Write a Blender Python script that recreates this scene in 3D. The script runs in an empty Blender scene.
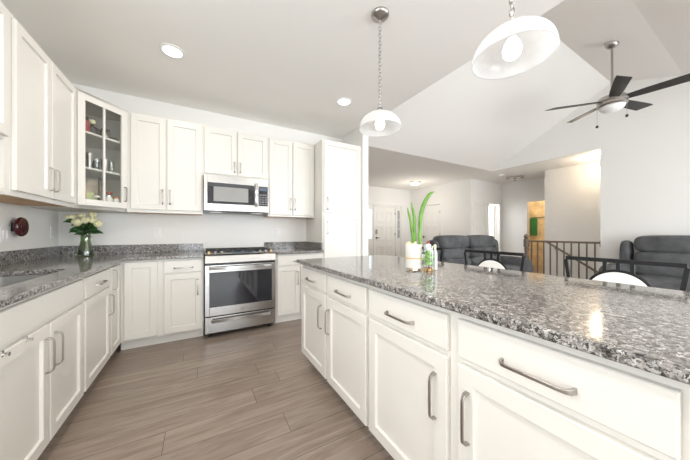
import bpy, bmesh, math, random
from mathutils import Vector, Matrix
random.seed(7)
S = bpy.context.scene
COL = S.collection
PI = math.pi
R = math.radians

# ------------------------------------------------------------------ camera
cd = bpy.data.cameras.new('camera'); cam = bpy.data.objects.new('camera', cd); COL.objects.link(cam)
cd.sensor_width = 36; cd.lens = 255 / 690 * 36; cd.clip_start = 0.02; cd.clip_end = 200
cd.shift_y = 2.5 / 690
cam.location = (0, 0, 1.155); cam.rotation_euler = (PI / 2, 0, -R(29.7))
S.camera = cam

# ------------------------------------------------------------------ world, lights, exposure
W = bpy.data.worlds.new('World'); S.world = W; W.use_nodes = True
bg = W.node_tree.nodes['Background']; bg.inputs[0].default_value = (0.80, 0.90, 1.0, 1); bg.inputs[1].default_value = 2.2
S.view_settings.view_transform = 'Standard'; S.view_settings.look = 'None'
S.view_settings.gamma = 1; S.view_settings.use_curve_mapping = False
S.view_settings.exposure = 0.26
S.cycles.use_denoising = True
S.cycles.max_bounces = 10; S.cycles.diffuse_bounces = 6; S.cycles.glossy_bounces = 5
S.cycles.transparent_max_bounces = 10
S.cycles.sample_clamp_indirect = 6

def area(name, loc, rot, sx, sy, power, color):
    l = bpy.data.lights.new(name, 'AREA'); l.shape = 'RECTANGLE'; l.size = sx; l.size_y = sy
    l.energy = power; l.color = color
    o = bpy.data.objects.new(name, l); COL.objects.link(o); o.location = loc; o.rotation_euler = rot
    return o
def point(name, loc, power, color, r=0.05):
    l = bpy.data.lights.new(name, 'POINT'); l.energy = power; l.color = color; l.shadow_soft_size = r
    o = bpy.data.objects.new(name, l); COL.objects.link(o); o.location = loc
    return o
DAY = (0.93, 0.965, 1.0)
area('daylight_patio_door', (0.5, -3.10, 1.15), (R(105), 0, 0), 2.2, 2.0, 64, DAY)
area('daylight_living_window', (4.3, -3.10, 1.35), (R(92), 0, 0), 3.4, 1.9, 132, DAY)
area('daylight_sink_window', (-1.22, 0.55, 1.65), (R(90), 0, R(-90)), 1.3, 1.1, 16, DAY)
area('added_gable_fill', (6.52, -2.35, 1.6), (R(100), 0, R(90)), 1.1, 1.3, 70, DAY)  # added source in an unseen gable opening, lifts vault slopes and kitchen ceiling
area('daylight_side_room', (8.1, 5.6, 2.0), (R(60), 0, R(180)), 0.9, 1.2, 45, (0.95, 0.97, 1))

WARM = (1.0, 0.90, 0.78)
def downlight(x, y, power):
    l = bpy.data.lights.new('recessed_and_fill_glow', 'AREA'); l.shape = 'DISK'; l.size = .14; l.energy = power; l.color = WARM
    o = bpy.data.objects.new('recessed_and_fill_glow', l); COL.objects.link(o); o.location = (x, y, 2.728)
for x_, y_, p_ in ((-.206, 2.686, 3.5), (1.521, 2.691, 1.5), (-.206, 1.0, 10), (-.206, -.6, 10), (1.5, -.6, 10)): downlight(x_, y_, p_)  # first two sit at the recessed lights; the rest are added fill without fixtures
# ------------------------------------------------------------------ materials
def mat(name, col, rough=0.5, metal=0.0, spec=0.5, emit=None, es=0, coat=0, trans=0, bump=None, var=None):
    m = bpy.data.materials.new(name); m.use_nodes = True; nt = m.node_tree
    b = nt.nodes['Principled BSDF']
    b.inputs['Base Color'].default_value = (*col, 1); b.inputs['Roughness'].default_value = rough
    b.inputs['Metallic'].default_value = metal; b.inputs['Specular IOR Level'].default_value = spec
    b.inputs['Coat Weight'].default_value = coat; b.inputs['Transmission Weight'].default_value = trans
    if emit: b.inputs['Emission Color'].default_value = (*emit, 1); b.inputs['Emission Strength'].default_value = es
    tc = nt.nodes.new('ShaderNodeTexCoord')
    if var:
        sc, amt = var
        n = nt.nodes.new('ShaderNodeTexNoise'); n.inputs['Scale'].default_value = sc; n.inputs['Detail'].default_value = 5
        nt.links.new(tc.outputs['Object'], n.inputs['Vector'])
        r = nt.nodes.new('ShaderNodeValToRGB')
        r.color_ramp.elements[0].color = (*[c * (1 - amt) for c in col], 1); r.color_ramp.elements[1].color = (*[min(1, c * (1 + amt)) for c in col], 1)
        r.color_ramp.elements[0].position = .3; r.color_ramp.elements[1].position = .7
        nt.links.new(n.outputs['Fac'], r.inputs['Fac']); nt.links.new(r.outputs['Color'], b.inputs['Base Color'])
    if bump:
        sc, st = bump
        n = nt.nodes.new('ShaderNodeTexNoise'); n.inputs['Scale'].default_value = sc; n.inputs['Detail'].default_value = 4
        nt.links.new(tc.outputs['Object'], n.inputs['Vector'])
        bp = nt.nodes.new('ShaderNodeBump'); bp.inputs['Strength'].default_value = st; bp.inputs['Distance'].default_value = 0.004
        nt.links.new(n.outputs['Fac'], bp.inputs['Height']); nt.links.new(bp.outputs['Normal'], b.inputs['Normal'])
    return m

M = {}
M['wall'] = mat('wall_paint', (0.83, 0.82, 0.795), 0.7, bump=(60, .05))
M['ceil'] = mat('ceiling_paint', (0.89, 0.87, 0.84), 0.8, bump=(60, .05))
M['trim'] = mat('trim_paint', (0.84, 0.83, 0.80), 0.4)
M['cab'] = mat('cabinet_white_paint', (0.76, 0.742, 0.70), 0.32, var=(3, .01))
M['wood_under'] = mat('bare_wood', (0.62, 0.38, 0.18), 0.5, var=(12, .15))
M['nickel'] = mat('brushed_nickel', (0.42, 0.395, 0.37), 0.30, 1.0)
M['chrome'] = mat('chrome', (0.8, 0.8, 0.8), 0.12, 1.0)
M['steel'] = mat('stainless_steel', (0.50, 0.49, 0.48), 0.22, 1.0, bump=(200, .03))
M['sinksteel'] = mat('sink_steel', (0.26, 0.25, 0.235), 0.35, 1.0)
M['black'] = mat('black_enamel', (0.02, 0.02, 0.022), 0.25)
M['blackglass'] = mat('black_glass', (0.012, 0.014, 0.022), 0.04, spec=0.9)
M['blackmetal'] = mat('black_metal', (0.012, 0.012, 0.013), 0.55, spec=.3)
M['iron'] = mat('cast_iron', (0.02, 0.02, 0.02), 0.6)
M['white'] = mat('white_plastic', (0.85, 0.85, 0.84), 0.35)
M['whitepad'] = mat('white_pad', (0.92, 0.92, 0.90), 0.5)
M['ceramic'] = mat('white_ceramic', (0.74, 0.72, 0.68), 0.25)
M['gold'] = mat('gold_bamboo', (0.72, 0.46, 0.18), 0.4)
M['brass'] = mat('brass', (0.75, 0.55, 0.3), 0.3, 1.0)
M['sofa'] = mat('charcoal_fabric', (0.085, 0.088, 0.092), 0.75, bump=(9, .5), var=(7, .35))
M['railwood'] = mat('rail_wood', (0.17, 0.125, 0.09), 0.45, var=(20, .2))
M['baluster'] = mat('baluster_bronze', (0.16, 0.12, 0.09), 0.45)
M['blade'] = mat('fan_blade_dark', (0.022, 0.019, 0.017), 0.45, var=(30, .2))
M['red'] = mat('dark_red', (0.06, 0.005, 0.010), 0.25)
M['rose'] = mat('cream_petals', (0.86, 0.82, 0.52), 0.6)
M['leaf'] = mat('leaf_green', (0.025, 0.09, 0.02), 0.4, var=(30, .3))
M['stem'] = mat('stem_green', (0.10, 0.19, 0.04), 0.5)
M['onion'] = mat('scallion_green', (0.13, 0.30, 0.035), 0.4, var=(20, .25))
M['onionw'] = mat('scallion_white', (0.75, 0.80, 0.50), 0.4)
M['lime'] = mat('lime_green', (0.22, 0.50, 0.06), 0.35, var=(25, .3))
M['yonion'] = mat('pale_onion', (0.85, 0.75, 0.42), 0.4)
M['bulb'] = mat('lamp_glow', (1, 1, 1), 0.4, emit=(1.0, 0.96, 0.92), es=2.6)
M['bulbsoft'] = mat('lamp_glow_warm', (1, 1, 1), 0.4, emit=(1.0, 0.80, 0.55), es=5)
M['bath'] = mat('bath_tile', (0.72, 0.60, 0.42), 0.5, var=(6, .25))
M['towel'] = mat('green_towel', (0.04, 0.22, 0.08), 0.9)
M['spicered'] = mat('spice_red', (0.40, 0.05, 0.04), 0.4)
M['spiceorange'] = mat('spice_orange', (0.55, 0.22, 0.06), 0.5)
M['jarblack'] = mat('jar_black', (0.03, 0.028, 0.03), 0.25)
M['carpet'] = mat('beige_carpet', (0.45, 0.42, 0.38), 0.95, bump=(200, .5))
M['cabin'] = mat('cabinet_interior', (0.68, 0.65, 0.59), 0.5)
M['display'] = mat('display_panel', (0.05, 0.05, 0.06), 0.2, emit=(0.3, .5, .8), es=0.15)

def glass_mat(name, tint, fac, rough=0.02):
    m = bpy.data.materials.new(name); m.use_nodes = True; nt = m.node_tree; nt.nodes.clear()
    o = nt.nodes.new('ShaderNodeOutputMaterial'); mx = nt.nodes.new('ShaderNodeMixShader')
    t = nt.nodes.new('ShaderNodeBsdfTransparent'); g = nt.nodes.new('ShaderNodeBsdfGlossy')
    t.inputs[0].default_value = (*tint, 1); g.inputs['Roughness'].default_value = rough; g.inputs[0].default_value = (1, 1, 1, 1)
    mx.inputs[0].default_value = fac
    nt.links.new(t.outputs[0], mx.inputs[1]); nt.links.new(g.outputs[0], mx.inputs[2]); nt.links.new(mx.outputs[0], o.inputs[0])
    return m
M['pane'] = glass_mat('clear_pane', (0.95, 0.96, 0.95), 0.06)
M['jarglass'] = glass_mat('jar_glass', (0.93, 0.95, 0.94), 0.07)
M['greenglass'] = glass_mat('green_vase_glass', (0.62, 0.72, 0.50), 0.10)
def shade_mat():
    m = bpy.data.materials.new('alabaster_glass'); m.use_nodes = True; nt = m.node_tree; nt.nodes.clear()
    o = nt.nodes.new('ShaderNodeOutputMaterial')
    d = nt.nodes.new('ShaderNodeBsdfDiffuse'); d.inputs[0].default_value = (.80, .80, .80, 1)
    t = nt.nodes.new('ShaderNodeBsdfTranslucent'); t.inputs[0].default_value = (.93, .93, .93, 1)
    g = nt.nodes.new('ShaderNodeBsdfGlossy'); g.inputs['Roughness'].default_value = .15
    tr = nt.nodes.new('ShaderNodeBsdfTransparent')
    tc = nt.nodes.new('ShaderNodeTexCoord'); n = nt.nodes.new('ShaderNodeTexNoise'); n.inputs['Scale'].default_value = 9; n.inputs['Distortion'].default_value = 3
    nt.links.new(tc.outputs['Object'], n.inputs['Vector'])
    mr = nt.nodes.new('ShaderNodeMapRange'); mr.inputs[1].default_value = .35; mr.inputs[2].default_value = .65; mr.inputs[3].default_value = .19; mr.inputs[4].default_value = .23
    nt.links.new(n.outputs['Fac'], mr.inputs[0])
    m1 = nt.nodes.new('ShaderNodeMixShader'); m1.inputs[0].default_value = .5
    m2 = nt.nodes.new('ShaderNodeMixShader')
    m3 = nt.nodes.new('ShaderNodeMixShader'); m3.inputs[0].default_value = .05
    L = nt.links.new
    L(d.outputs[0], m1.inputs[1]); L(t.outputs[0], m1.inputs[2]); L(mr.outputs[0], m2.inputs[0])
    L(m1.outputs[0], m2.inputs[1]); L(tr.outputs[0], m2.inputs[2]); L(m2.outputs[0], m3.inputs[1]); L(g.outputs[0], m3.inputs[2])
    L(m3.outputs[0], o.inputs[0])
    return m
M['shade'] = shade_mat()

def granite():
    m = bpy.data.materials.new('speckled_granite'); m.use_nodes = True; nt = m.node_tree; L = nt.links.new
    b = nt.nodes['Principled BSDF']; b.inputs['Roughness'].default_value = 0.10; b.inputs['Specular IOR Level'].default_value = 0.5
    tc = nt.nodes.new('ShaderNodeTexCoord')
    def noise(scale, detail, dist=0.0, rough=.6):
        n = nt.nodes.new('ShaderNodeTexNoise'); n.inputs['Scale'].default_value = scale; n.inputs['Detail'].default_value = detail
        n.inputs['Distortion'].default_value = dist; n.inputs['Roughness'].default_value = rough
        L(tc.outputs['Object'], n.inputs['Vector']); return n
    def ramp(src, stops, interp='LINEAR'):
        r = nt.nodes.new('ShaderNodeValToRGB'); r.color_ramp.interpolation = interp
        el = r.color_ramp.elements
        while len(el) < len(stops): el.new(.5)
        for e, (p, c) in zip(el, stops): e.position = p; e.color = (*c, 1)
        L(src, r.inputs['Fac']); return r
    v = nt.nodes.new('ShaderNodeTexVoronoi'); v.inputs['Scale'].default_value = 150; v.inputs['Randomness'].default_value = 1
    nz = noise(60, 3); mixv = nt.nodes.new('ShaderNodeMix'); mixv.data_type = 'VECTOR'; mixv.inputs['Factor'].default_value = .04
    L(tc.outputs['Object'], mixv.inputs['A']); L(nz.outputs['Color'], mixv.inputs['B']); L(mixv.outputs['Result'], v.inputs['Vector'])
    sep = nt.nodes.new('ShaderNodeSeparateColor'); L(v.outputs['Color'], sep.inputs[0])
    base = ramp(sep.outputs[0], [(0, (.07, .066, .063)), (.15, (.18, .168, .158)), (.34, (.31, .293, .278)), (.62, (.44, .42, .402)), (.84, (.64, .625, .605))], 'CONSTANT')
    n2 = noise(80, 5, .5, .7)
    dark = ramp(n2.outputs['Fac'], [(.38, (0, 0, 0)), (.46, (1, 1, 1))])
    mx = nt.nodes.new('ShaderNodeMix'); mx.data_type = 'RGBA'
    L(dark.outputs[0], mx.inputs['Factor']); mx.inputs['A'].default_value = (.035, .033, .034, 1); L(base.outputs[0], mx.inputs['B'])
    n3 = noise(40, 4, .4, .65)
    cl = ramp(n3.outputs['Fac'], [(.35, (.48, .47, .47)), (.6, (.86, .86, .86))])
    mul = nt.nodes.new('ShaderNodeMix'); mul.data_type = 'RGBA'; mul.blend_type = 'MULTIPLY'; mul.inputs['Factor'].default_value = 1
    L(mx.outputs['Result'], mul.inputs['A']); L(cl.outputs[0], mul.inputs['B'])
    L(mul.outputs['Result'], b.inputs['Base Color'])
    return m
M['granite'] = granite()

def planks():
    m = bpy.data.materials.new('grey_brown_planks'); m.use_nodes = True; nt = m.node_tree; L = nt.links.new
    b = nt.nodes['Principled BSDF']; b.inputs['Roughness'].default_value = 0.30
    tc = nt.nodes.new('ShaderNodeTexCoord')
    br = nt.nodes.new('ShaderNodeTexBrick'); br.offset = 0; br.offset_frequency = 2
    br.inputs['Scale'].default_value = 1; br.inputs['Brick Width'].default_value = 1.35; br.inputs['Row Height'].default_value = 0.18
    br.inputs['Mortar Size'].default_value = 0.0018; br.inputs['Mortar Smooth'].default_value = .2
    br.inputs['Color1'].default_value = (0.0, 0, 0, 1); br.inputs['Color2'].default_value = (1, 1, 1, 1); br.inputs['Mortar'].default_value = (.5, .5, .5, 1)
    sx = nt.nodes.new('ShaderNodeSeparateXYZ'); L(tc.outputs['Object'], sx.inputs[0])
    def mth(op, a, v):
        q_ = nt.nodes.new('ShaderNodeMath'); q_.operation = op; L(a, q_.inputs[0]) ; q_.inputs[1].default_value = v; return q_.outputs[0]
    row = mth('FLOOR', mth('DIVIDE', sx.outputs[1], .18), 0)
    off = mth('MULTIPLY', mth('SINE', mth('MULTIPLY', row, 12.9898), 0), 1.9)
    ad = nt.nodes.new('ShaderNodeMath'); ad.operation = 'ADD'; L(sx.outputs[0], ad.inputs[0]); L(off, ad.inputs[1])
    cb = nt.nodes.new('ShaderNodeCombineXYZ'); L(ad.outputs[0], cb.inputs[0]); L(sx.outputs[1], cb.inputs[1])
    L(cb.outputs[0], br.inputs['Vector'])
    mp = nt.nodes.new('ShaderNodeMapping'); mp.inputs['Scale'].default_value = (1.3, 13, 1); L(tc.outputs['Object'], mp.inputs['Vector'])
    add = nt.nodes.new('ShaderNodeVectorMath'); add.operation = 'MULTIPLY_ADD'; add.inputs[1].default_value = (7, 3, 1)
    L(br.outputs['Color'], add.inputs[0]); L(mp.outputs[0], add.inputs[2])
    n = nt.nodes.new('ShaderNodeTexNoise'); n.inputs['Scale'].default_value = 1.6; n.inputs['Detail'].default_value = 7; n.inputs['Roughness'].default_value = .62; n.inputs['Distortion'].default_value = 1.2
    L(add.outputs[0], n.inputs['Vector'])
    r = nt.nodes.new('ShaderNodeValToRGB'); el = r.color_ramp.elements; el[0].position = .30; el[0].color = (.21, .160, .128, 1); el[1].position = .72; el[1].color = (.385, .318, .268, 1)
    L(n.outputs['Fac'], r.inputs['Fac'])
    mr = nt.nodes.new('ShaderNodeMapRange'); mr.inputs[3].default_value = .90; mr.inputs[4].default_value = 1.06; L(br.outputs['Color'], mr.inputs[0])
    mu = nt.nodes.new('ShaderNodeVectorMath'); mu.operation = 'SCALE'; L(r.outputs[0], mu.inputs[0]); L(mr.outputs[0], mu.inputs['Scale'])
    mx = nt.nodes.new('ShaderNodeMix'); mx.data_type = 'RGBA'; L(br.outputs['Fac'], mx.inputs['Factor']); L(mu.outputs[0], mx.inputs['A']); mx.inputs['B'].default_value = (.09, .07, .055, 1)
    L(mx.outputs['Result'], b.inputs['Base Color'])
    bp = nt.nodes.new('ShaderNodeBump'); bp.inputs['Strength'].default_value = .12; bp.inputs['Distance'].default_value = .002; L(n.outputs['Fac'], bp.inputs['Height']); L(bp.outputs[0], b.inputs['Normal'])
    return m
M['floor'] = planks()

# ------------------------------------------------------------------ mesh helpers
class MB:
    def __init__(s): s.bm = bmesh.new()
    def box(s, x0, x1, y0, y1, z0, z1):
        x0, x1 = min(x0, x1), max(x0, x1); y0, y1 = min(y0, y1), max(y0, y1); z0, z1 = min(z0, z1), max(z0, z1)
        v = [s.bm.verts.new(p) for p in ((x0,y0,z0),(x1,y0,z0),(x1,y1,z0),(x0,y1,z0),(x0,y0,z1),(x1,y0,z1),(x1,y1,z1),(x0,y1,z1))]
        for f in ((3,2,1,0),(4,5,6,7),(0,1,5,4),(1,2,6,5),(2,3,7,6),(3,0,4,7)): s.bm.faces.new([v[i] for i in f])
        return s
    def loops(s, loops, cap0=True, cap1=True, closed=True):
        vs = [[s.bm.verts.new(p) for p in l] for l in loops]
        n = len(vs[0])
        for a, b in zip(vs, vs[1:]):
            for i in range(n if closed else n - 1):
                s.bm.faces.new((a[i], a[(i+1) % n], b[(i+1) % n], b[i]))
        if cap0: s.bm.faces.new(vs[0][::-1])
        if cap1: s.bm.faces.new(vs[-1])
        return s
    def cyl(s, p0, p1, r0, r1=None, seg=16):
        r1 = r0 if r1 is None else r1
        p0, p1 = Vector(p0), Vector(p1); d = (p1 - p0).normalized()
        a = d.orthogonal().normalized(); b = d.cross(a)
        s.loops([[p + (a * math.cos(t) + b * math.sin(t)) * r for t in (2*PI*i/seg for i in range(seg))] for p, r in ((p0, r0), (p1, r1))])
        return s
    def tube(s, pts, r, seg=8):
        pts = [Vector(p) for p in pts]; rs = r if isinstance(r, (list, tuple)) else [r] * len(pts)
        L = []; prev = None
        for i, p in enumerate(pts):
            d = (pts[min(i+1, len(pts)-1)] - pts[max(i-1, 0)]).normalized()
            a = d.orthogonal().normalized() if prev is None else (prev - d * prev.dot(d)).normalized()
            prev = a; b = d.cross(a)
            L.append([p + (a * math.cos(t) + b * math.sin(t)) * rs[i] for t in (2*PI*k/seg for k in range(seg))])
        return s.loops(L)
    def lathe(s, prof, c=(0,0,0), seg=32, caps=True):
        cx, cy, cz = c
        return s.loops([[(cx + r*math.cos(t), cy + r*math.sin(t), cz + z) for t in (2*PI*i/seg for i in range(seg))] for r, z in prof], caps, caps)
    def strip(s, path, wdir, w, t):
        """flat bar swept along path; wdir is the direction of its width"""
        pts = [Vector(p) for p in path]; wd = Vector(wdir); L = []
        for i, p in enumerate(pts):
            d = (pts[min(i+1, len(pts)-1)] - pts[max(i-1, 0)]).normalized(); n = d.cross(wd).normalized()
            ww = w[i] if isinstance(w, (list, tuple)) else w
            L.append([p + wd*ww/2 + n*t/2, p - wd*ww/2 + n*t/2, p - wd*ww/2 - n*t/2, p + wd*ww/2 - n*t/2])
        return s.loops(L)
    def blob(s, c, r, sub=2, sc=(1,1,1)):
        g = bmesh.ops.create_icosphere(s.bm, subdivisions=sub, radius=r)
        for v in g['verts']: v.co = Vector((v.co.x*sc[0], v.co.y*sc[1], v.co.z*sc[2])) + Vector(c)
        return s
    def prism(s, poly, axis, a0, a1):
        """poly of 2-D points extruded along axis"""
        f = {'x': lambda p, a: (a, p[0], p[1]), 'y': lambda p, a: (p[0], a, p[1]), 'z': lambda p, a: (p[0], p[1], a)}[axis]
        return s.loops([[f(p, a0) for p in poly], [f(p, a1) for p in poly]])
    def build(s, name, m, parent=None, smooth=False, bevel=0, seg=2, sub=0, origin=None):
        bmesh.ops.recalc_face_normals(s.bm, faces=s.bm.faces)
        if origin:
            for v in s.bm.verts: v.co -= Vector(origin)
        me = bpy.data.meshes.new(name); s.bm.to_mesh(me); s.bm.free()
        o = bpy.data.objects.new(name, me); COL.objects.link(o); me.materials.append(m)
        if origin: o.location = origin
        if parent: o.parent = parent
        if smooth:
            for p in me.polygons: p.use_smooth = True
            if smooth == 'auto':
                try: me.set_sharp_from_angle(angle=R(40))
                except Exception: pass
        if bevel:
            b = o.modifiers.new('bevel', 'BEVEL'); b.width = bevel; b.segments = seg; b.limit_method = 'ANGLE'; b.angle_limit = R(40)
            for p in me.polygons: p.use_smooth = True
            try: b.harden_normals = True
            except Exception: pass
        if sub:
            b = o.modifiers.new('sub', 'SUBSURF'); b.levels = sub; b.render_levels = sub
        return o

def thing(name, label, cat, loc=(0,0,0), rz=0, group=None):
    o = bpy.data.objects.new(name, None); COL.objects.link(o); o.location = loc; o.rotation_euler = (0, 0, rz)
    o.empty_display_size = .1
    return tag(o, label, cat, group)
def tag(o, label, cat, group=None):
    o['label'] = label; o['category'] = cat
    if group: o['group'] = group
    return o
def struct(o): o['kind'] = 'structure'; return o
def dup(root, loc=None, rz=None, label=None):
    r = root.copy(); COL.objects.link(r)
    if loc is not None: r.location = loc
    if rz is not None: r.rotation_euler = (0, 0, rz)
    if label: r['label'] = label
    for ch in list(root.children):
        c = ch.copy(); COL.objects.link(c); c.parent = r
        for g in list(ch.children):
            d = g.copy(); COL.objects.link(d); d.parent = c
    return r
def poly_plate(outer, hole, z0, z1):
    """horizontal plate with an optional hole"""
    mb = MB(); bm = mb.bm; es = []
    lp = []
    for loop in ([outer] + ([hole] if hole else [])):
        vs = [bm.verts.new((x, y, z1)) for x, y in loop]; lp.append(vs)
        es += [bm.edges.new((vs[i], vs[(i+1) % len(vs)])) for i in range(len(vs))]
    g = bmesh.ops.triangle_fill(bm, use_beauty=True, edges=es)
    top = [f for f in g['geom'] if isinstance(f, bmesh.types.BMFace)]
    low = {v: bm.verts.new((v.co.x, v.co.y, z0)) for vs in lp for v in vs}
    for f in top: bm.faces.new([low[v] for v in reversed(f.verts)])
    for vs in lp:
        for i in range(len(vs)):
            a, b = vs[i], vs[(i+1) % len(vs)]; bm.faces.new((a, b, low[b], low[a]))
    return mb
def rrect(x0, x1, y0, y1, r, n=5):
    P = []
    for cx, cy, a in ((x1-r, y1-r, 0), (x0+r, y1-r, 90), (x0+r, y0+r, 180), (x1-r, y0+r, 270)):
        for k in range(n+1):
            t = R(a + 90*k/n); P.append((cx + r*math.cos(t), cy + r*math.sin(t)))
    return P

# ------------------------------------------------------------------ room shell
BY, LX, CZ = 3.80, -1.28, 2.743
GX, HX, FY = 6.60, 8.60, 7.15          # gable wall, hall end wall, front-door wall
EX = 2.17                               # edge of the flat kitchen ceiling
RY = -3.20                              # rear wall
def wallbox(name, *b): return struct(MB().box(*b).build(name, M['wall']))

fl = MB()
fl.box(LX-.1, 6.75, RY-.1, FY+.1, -.1, 0); fl.box(6.75, 7.70, 3.02, FY+.1, -.1, 0); fl.box(7.70, 10.6, RY-.1, FY+.1, -.1, 0)
struct(fl.build('floor', M['floor']))
wallbox('wall_left', LX-.1, LX, RY, -.1, 0, CZ)
wl = MB(); wl.box(LX-.1, LX, 1.2, BY, 0, CZ).box(LX-.1, LX, -.1, 1.2, 0, 1.1).box(LX-.1, LX, -.1, 1.2, 2.2, CZ)
struct(wl.build('wall_left', M['wall']))
wallbox('wall_back', LX-.1, 2.10, BY, BY+.1, 0, CZ)
wallbox('wall_pantry_end', 2.10, 2.20, 3.15, FY, 0, CZ)
# foyer walls with openings
fw = MB(); fw.box(2.2, 4.86, FY, FY+.1, 0, CZ).box(6.46, GX+.45, FY, FY+.1, 0, CZ).box(4.86, 6.46, FY, FY+.1, 2.13, CZ)
struct(fw.build('wall_front', M['wall']))
cw = MB(); cw.box(6.93, 7.03, 6.55, FY, 0, CZ).box(6.93, 7.03, 4.70, 5.77, 0, CZ).box(6.93, 7.03, 5.77, 6.55, 2.1, CZ)
struct(cw.build('wall_closet', M['wall']))
dw = MB(); dw.box(7.03, 7.14, 4.70, 4.80, 0, CZ).box(7.73, 7.84, 4.70, 4.80, 0, CZ).box(8.42, HX, 4.70, 4.80, 0, CZ).box(7.14, 7.73, 4.70, 4.80, 2.06, CZ).box(7.84, 8.42, 4.70, 4.80, 2.06, CZ)
struct(dw.build('wall_hall', M['wall']))
ew = MB(); ew.box(HX, HX+.1, 3.96, 4.80, 0, CZ).box(HX, HX+.1, RY, 3.30, 0, CZ).box(HX, HX+.1, 3.30, 3.96, 2.08, CZ)
struct(ew.build('wall_hall_end', M['wall']))
sr = MB(); sr.box(7.03, 9.6, 7.05, 7.15, 0, CZ).box(9.6, 9.7, 4.7, 7.15, 0, CZ)
struct(sr.build('wall_side_room', M['wall']))
br_ = MB(); br_.box(10.2, 10.3, 2.6, 4.7, 0, CZ).box(8.7, 10.2, 4.6, 4.7, 0, CZ).box(8.7, 10.2, 2.6, 2.7, 0, CZ)
struct(br_.build('wall_bath', M['bath']))
wallbox('wall_stair', 7.70, 7.82, RY, 3.15, -2.6, CZ)
wallbox('wall_stair_near', GX+.02, GX+.14, RY, 3.02, -2.6, -.1)
wallbox('wall_stair_end', GX+.14, 7.70, 3.02, 3.12, -2.6, -.1)
# gable wall of the living room, with the stairwell opening below its header
GA = [(-3.2, 0), (1.80, 0), (1.80, CZ), (3.85, CZ), (1.653, 3.92), (0.84, 3.62), (-0.85, CZ), (-3.2, CZ)]
g = MB()
g.box(GX, GX+.12, -1.75, 1.80, 0, CZ); g.box(GX, GX+.12, RY, -2.95, 0, CZ); g.box(GX, GX+.12, -2.95, -1.75, 0, .9); g.box(GX, GX+.12, -2.95, -1.75, 2.3, CZ); g.prism([(-.85, CZ), (3.85, CZ), (1.653, 3.92), (.84, 3.62)], 'x', GX, GX+.12)  # rear part left open for the added fill light
struct(g.build('wall_gable', M['wall']))
g = MB(); g.prism([(-.80, CZ+.04), (3.80, CZ+.04), (1.653, 3.93), (.84, 3.63)], 'x', EX-.08, EX-.002)
struct(g.build('wall_vault_side', M['wall']))
# rear wall with patio door and living-room window
rw = MB()
rw.box(LX-.1, -.6, RY-.1, RY, 0, CZ).box(1.6, 2.6, RY-.1, RY, 0, CZ).box(6.0, HX+.1, RY-.1, RY, 0, CZ).box(-.6, 1.6, RY-.1, RY, 2.15, CZ).box(2.6, 6.0, RY-.1, RY, 2.3, CZ).box(2.6, 6.0, RY-.1, RY, 0, .4)
struct(rw.build('wall_rear', M['wall']))
def window(n, x0, x1, z0, z1, y, cols):
    f = MB(); t = .06
    f.box(x0, x1, y-.08, y-.02, z0, z0+t).box(x0, x1, y-.08, y-.02, z1-t, z1)
    for k in range(cols+1):
        x = x0 + (x1-x0-t)*k/cols; f.box(x, x+t, y-.08, y-.02, z0+t, z1-t)
    fo = struct(f.build('window_%d' % n, M['trim']))
    p = MB().box(x0+t, x1-t, y-.055, y-.049, z0+t, z1-t).build('pane', M['pane'], fo)
window(1, -.6, 1.6, 0, 2.15, RY, 2); window(2, 2.6, 6.0, .4, 2.3, RY, 3)
f = MB(); f.box(LX-.08, LX-.02, -.1, 1.2, 1.1, 1.16).box(LX-.08, LX-.02, -.1, 1.2, 2.14, 2.2).box(LX-.08, LX-.02, -.1, -.04, 1.16, 2.14).box(LX-.08, LX-.02, 1.14, 1.2, 1.16, 2.14).box(LX-.08, LX-.02, .52, .58, 1.16, 2.14)
fo = struct(f.build('window_3', M['trim'])); MB().box(LX-.055, LX-.049, -.04, 1.14, 1.16, 2.14).build('pane', M['pane'], fo)
f = MB(); f.box(GX+.02, GX+.08, -2.95, -1.75, .9, .96).box(GX+.02, GX+.08, -2.95, -1.75, 2.24, 2.3).box(GX+.02, GX+.08, -2.95, -2.89, .96, 2.24).box(GX+.02, GX+.08, -1.81, -1.75, .96, 2.24)
fo = struct(f.build('window_6', M['trim'])); MB().box(GX+.047, GX+.053, -2.89, -1.81, .96, 2.24).build('pane', M['pane'], fo)  # unseen window, added to bring more daylight onto the vault
# ceilings
c = MB(); c.box(LX-.1, EX, RY-.1, BY+.1, CZ, CZ+.1)
struct(c.build('ceiling', M['ceil']))
c = MB(); c.box(EX, HX+1.8, 3.85, FY+.1, CZ, CZ+.1); c.box(GX+.12, HX+1.8, RY-.1, 3.85, CZ, CZ+.1); c.box(EX, GX+.12, RY-.1, -.85, CZ, CZ+.1)
struct(c.build('ceiling', M['ceil']))
def slope(p0, p1):
    (a, za), (b, zb) = p0, p1
    return struct(MB().prism([(a, za), (b, zb), (b, zb+.1), (a, za+.1)], 'x', EX-.08, GX+.12).build('ceiling', M['ceil']))
slope((3.85, CZ), (1.653, 3.92)); slope((1.653, 3.92), (.84, 3.62)); slope((.84, 3.62), (-.85, CZ))
# stairs going down behind the railing
st = MB()
for k in range(11): st.box(GX+.14, 7.70, 3.02-.26*(k+1), 3.02-.26*k, -2.6, -.19*(k+1))
struct(st.build('floor', M['carpet']))
# trims
def baseboard(n, *b): struct(MB().box(*b).build('baseboard_'+n, M['trim'], bevel=.004))
baseboard('gable', GX-.014, GX, RY, 1.80, 0, .1); baseboard('closet', 6.916, 6.93, 4.70, 5.70, 0, .1)
baseboard('front', 2.2, 4.78, FY-.014, FY, 0, .1)

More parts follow.
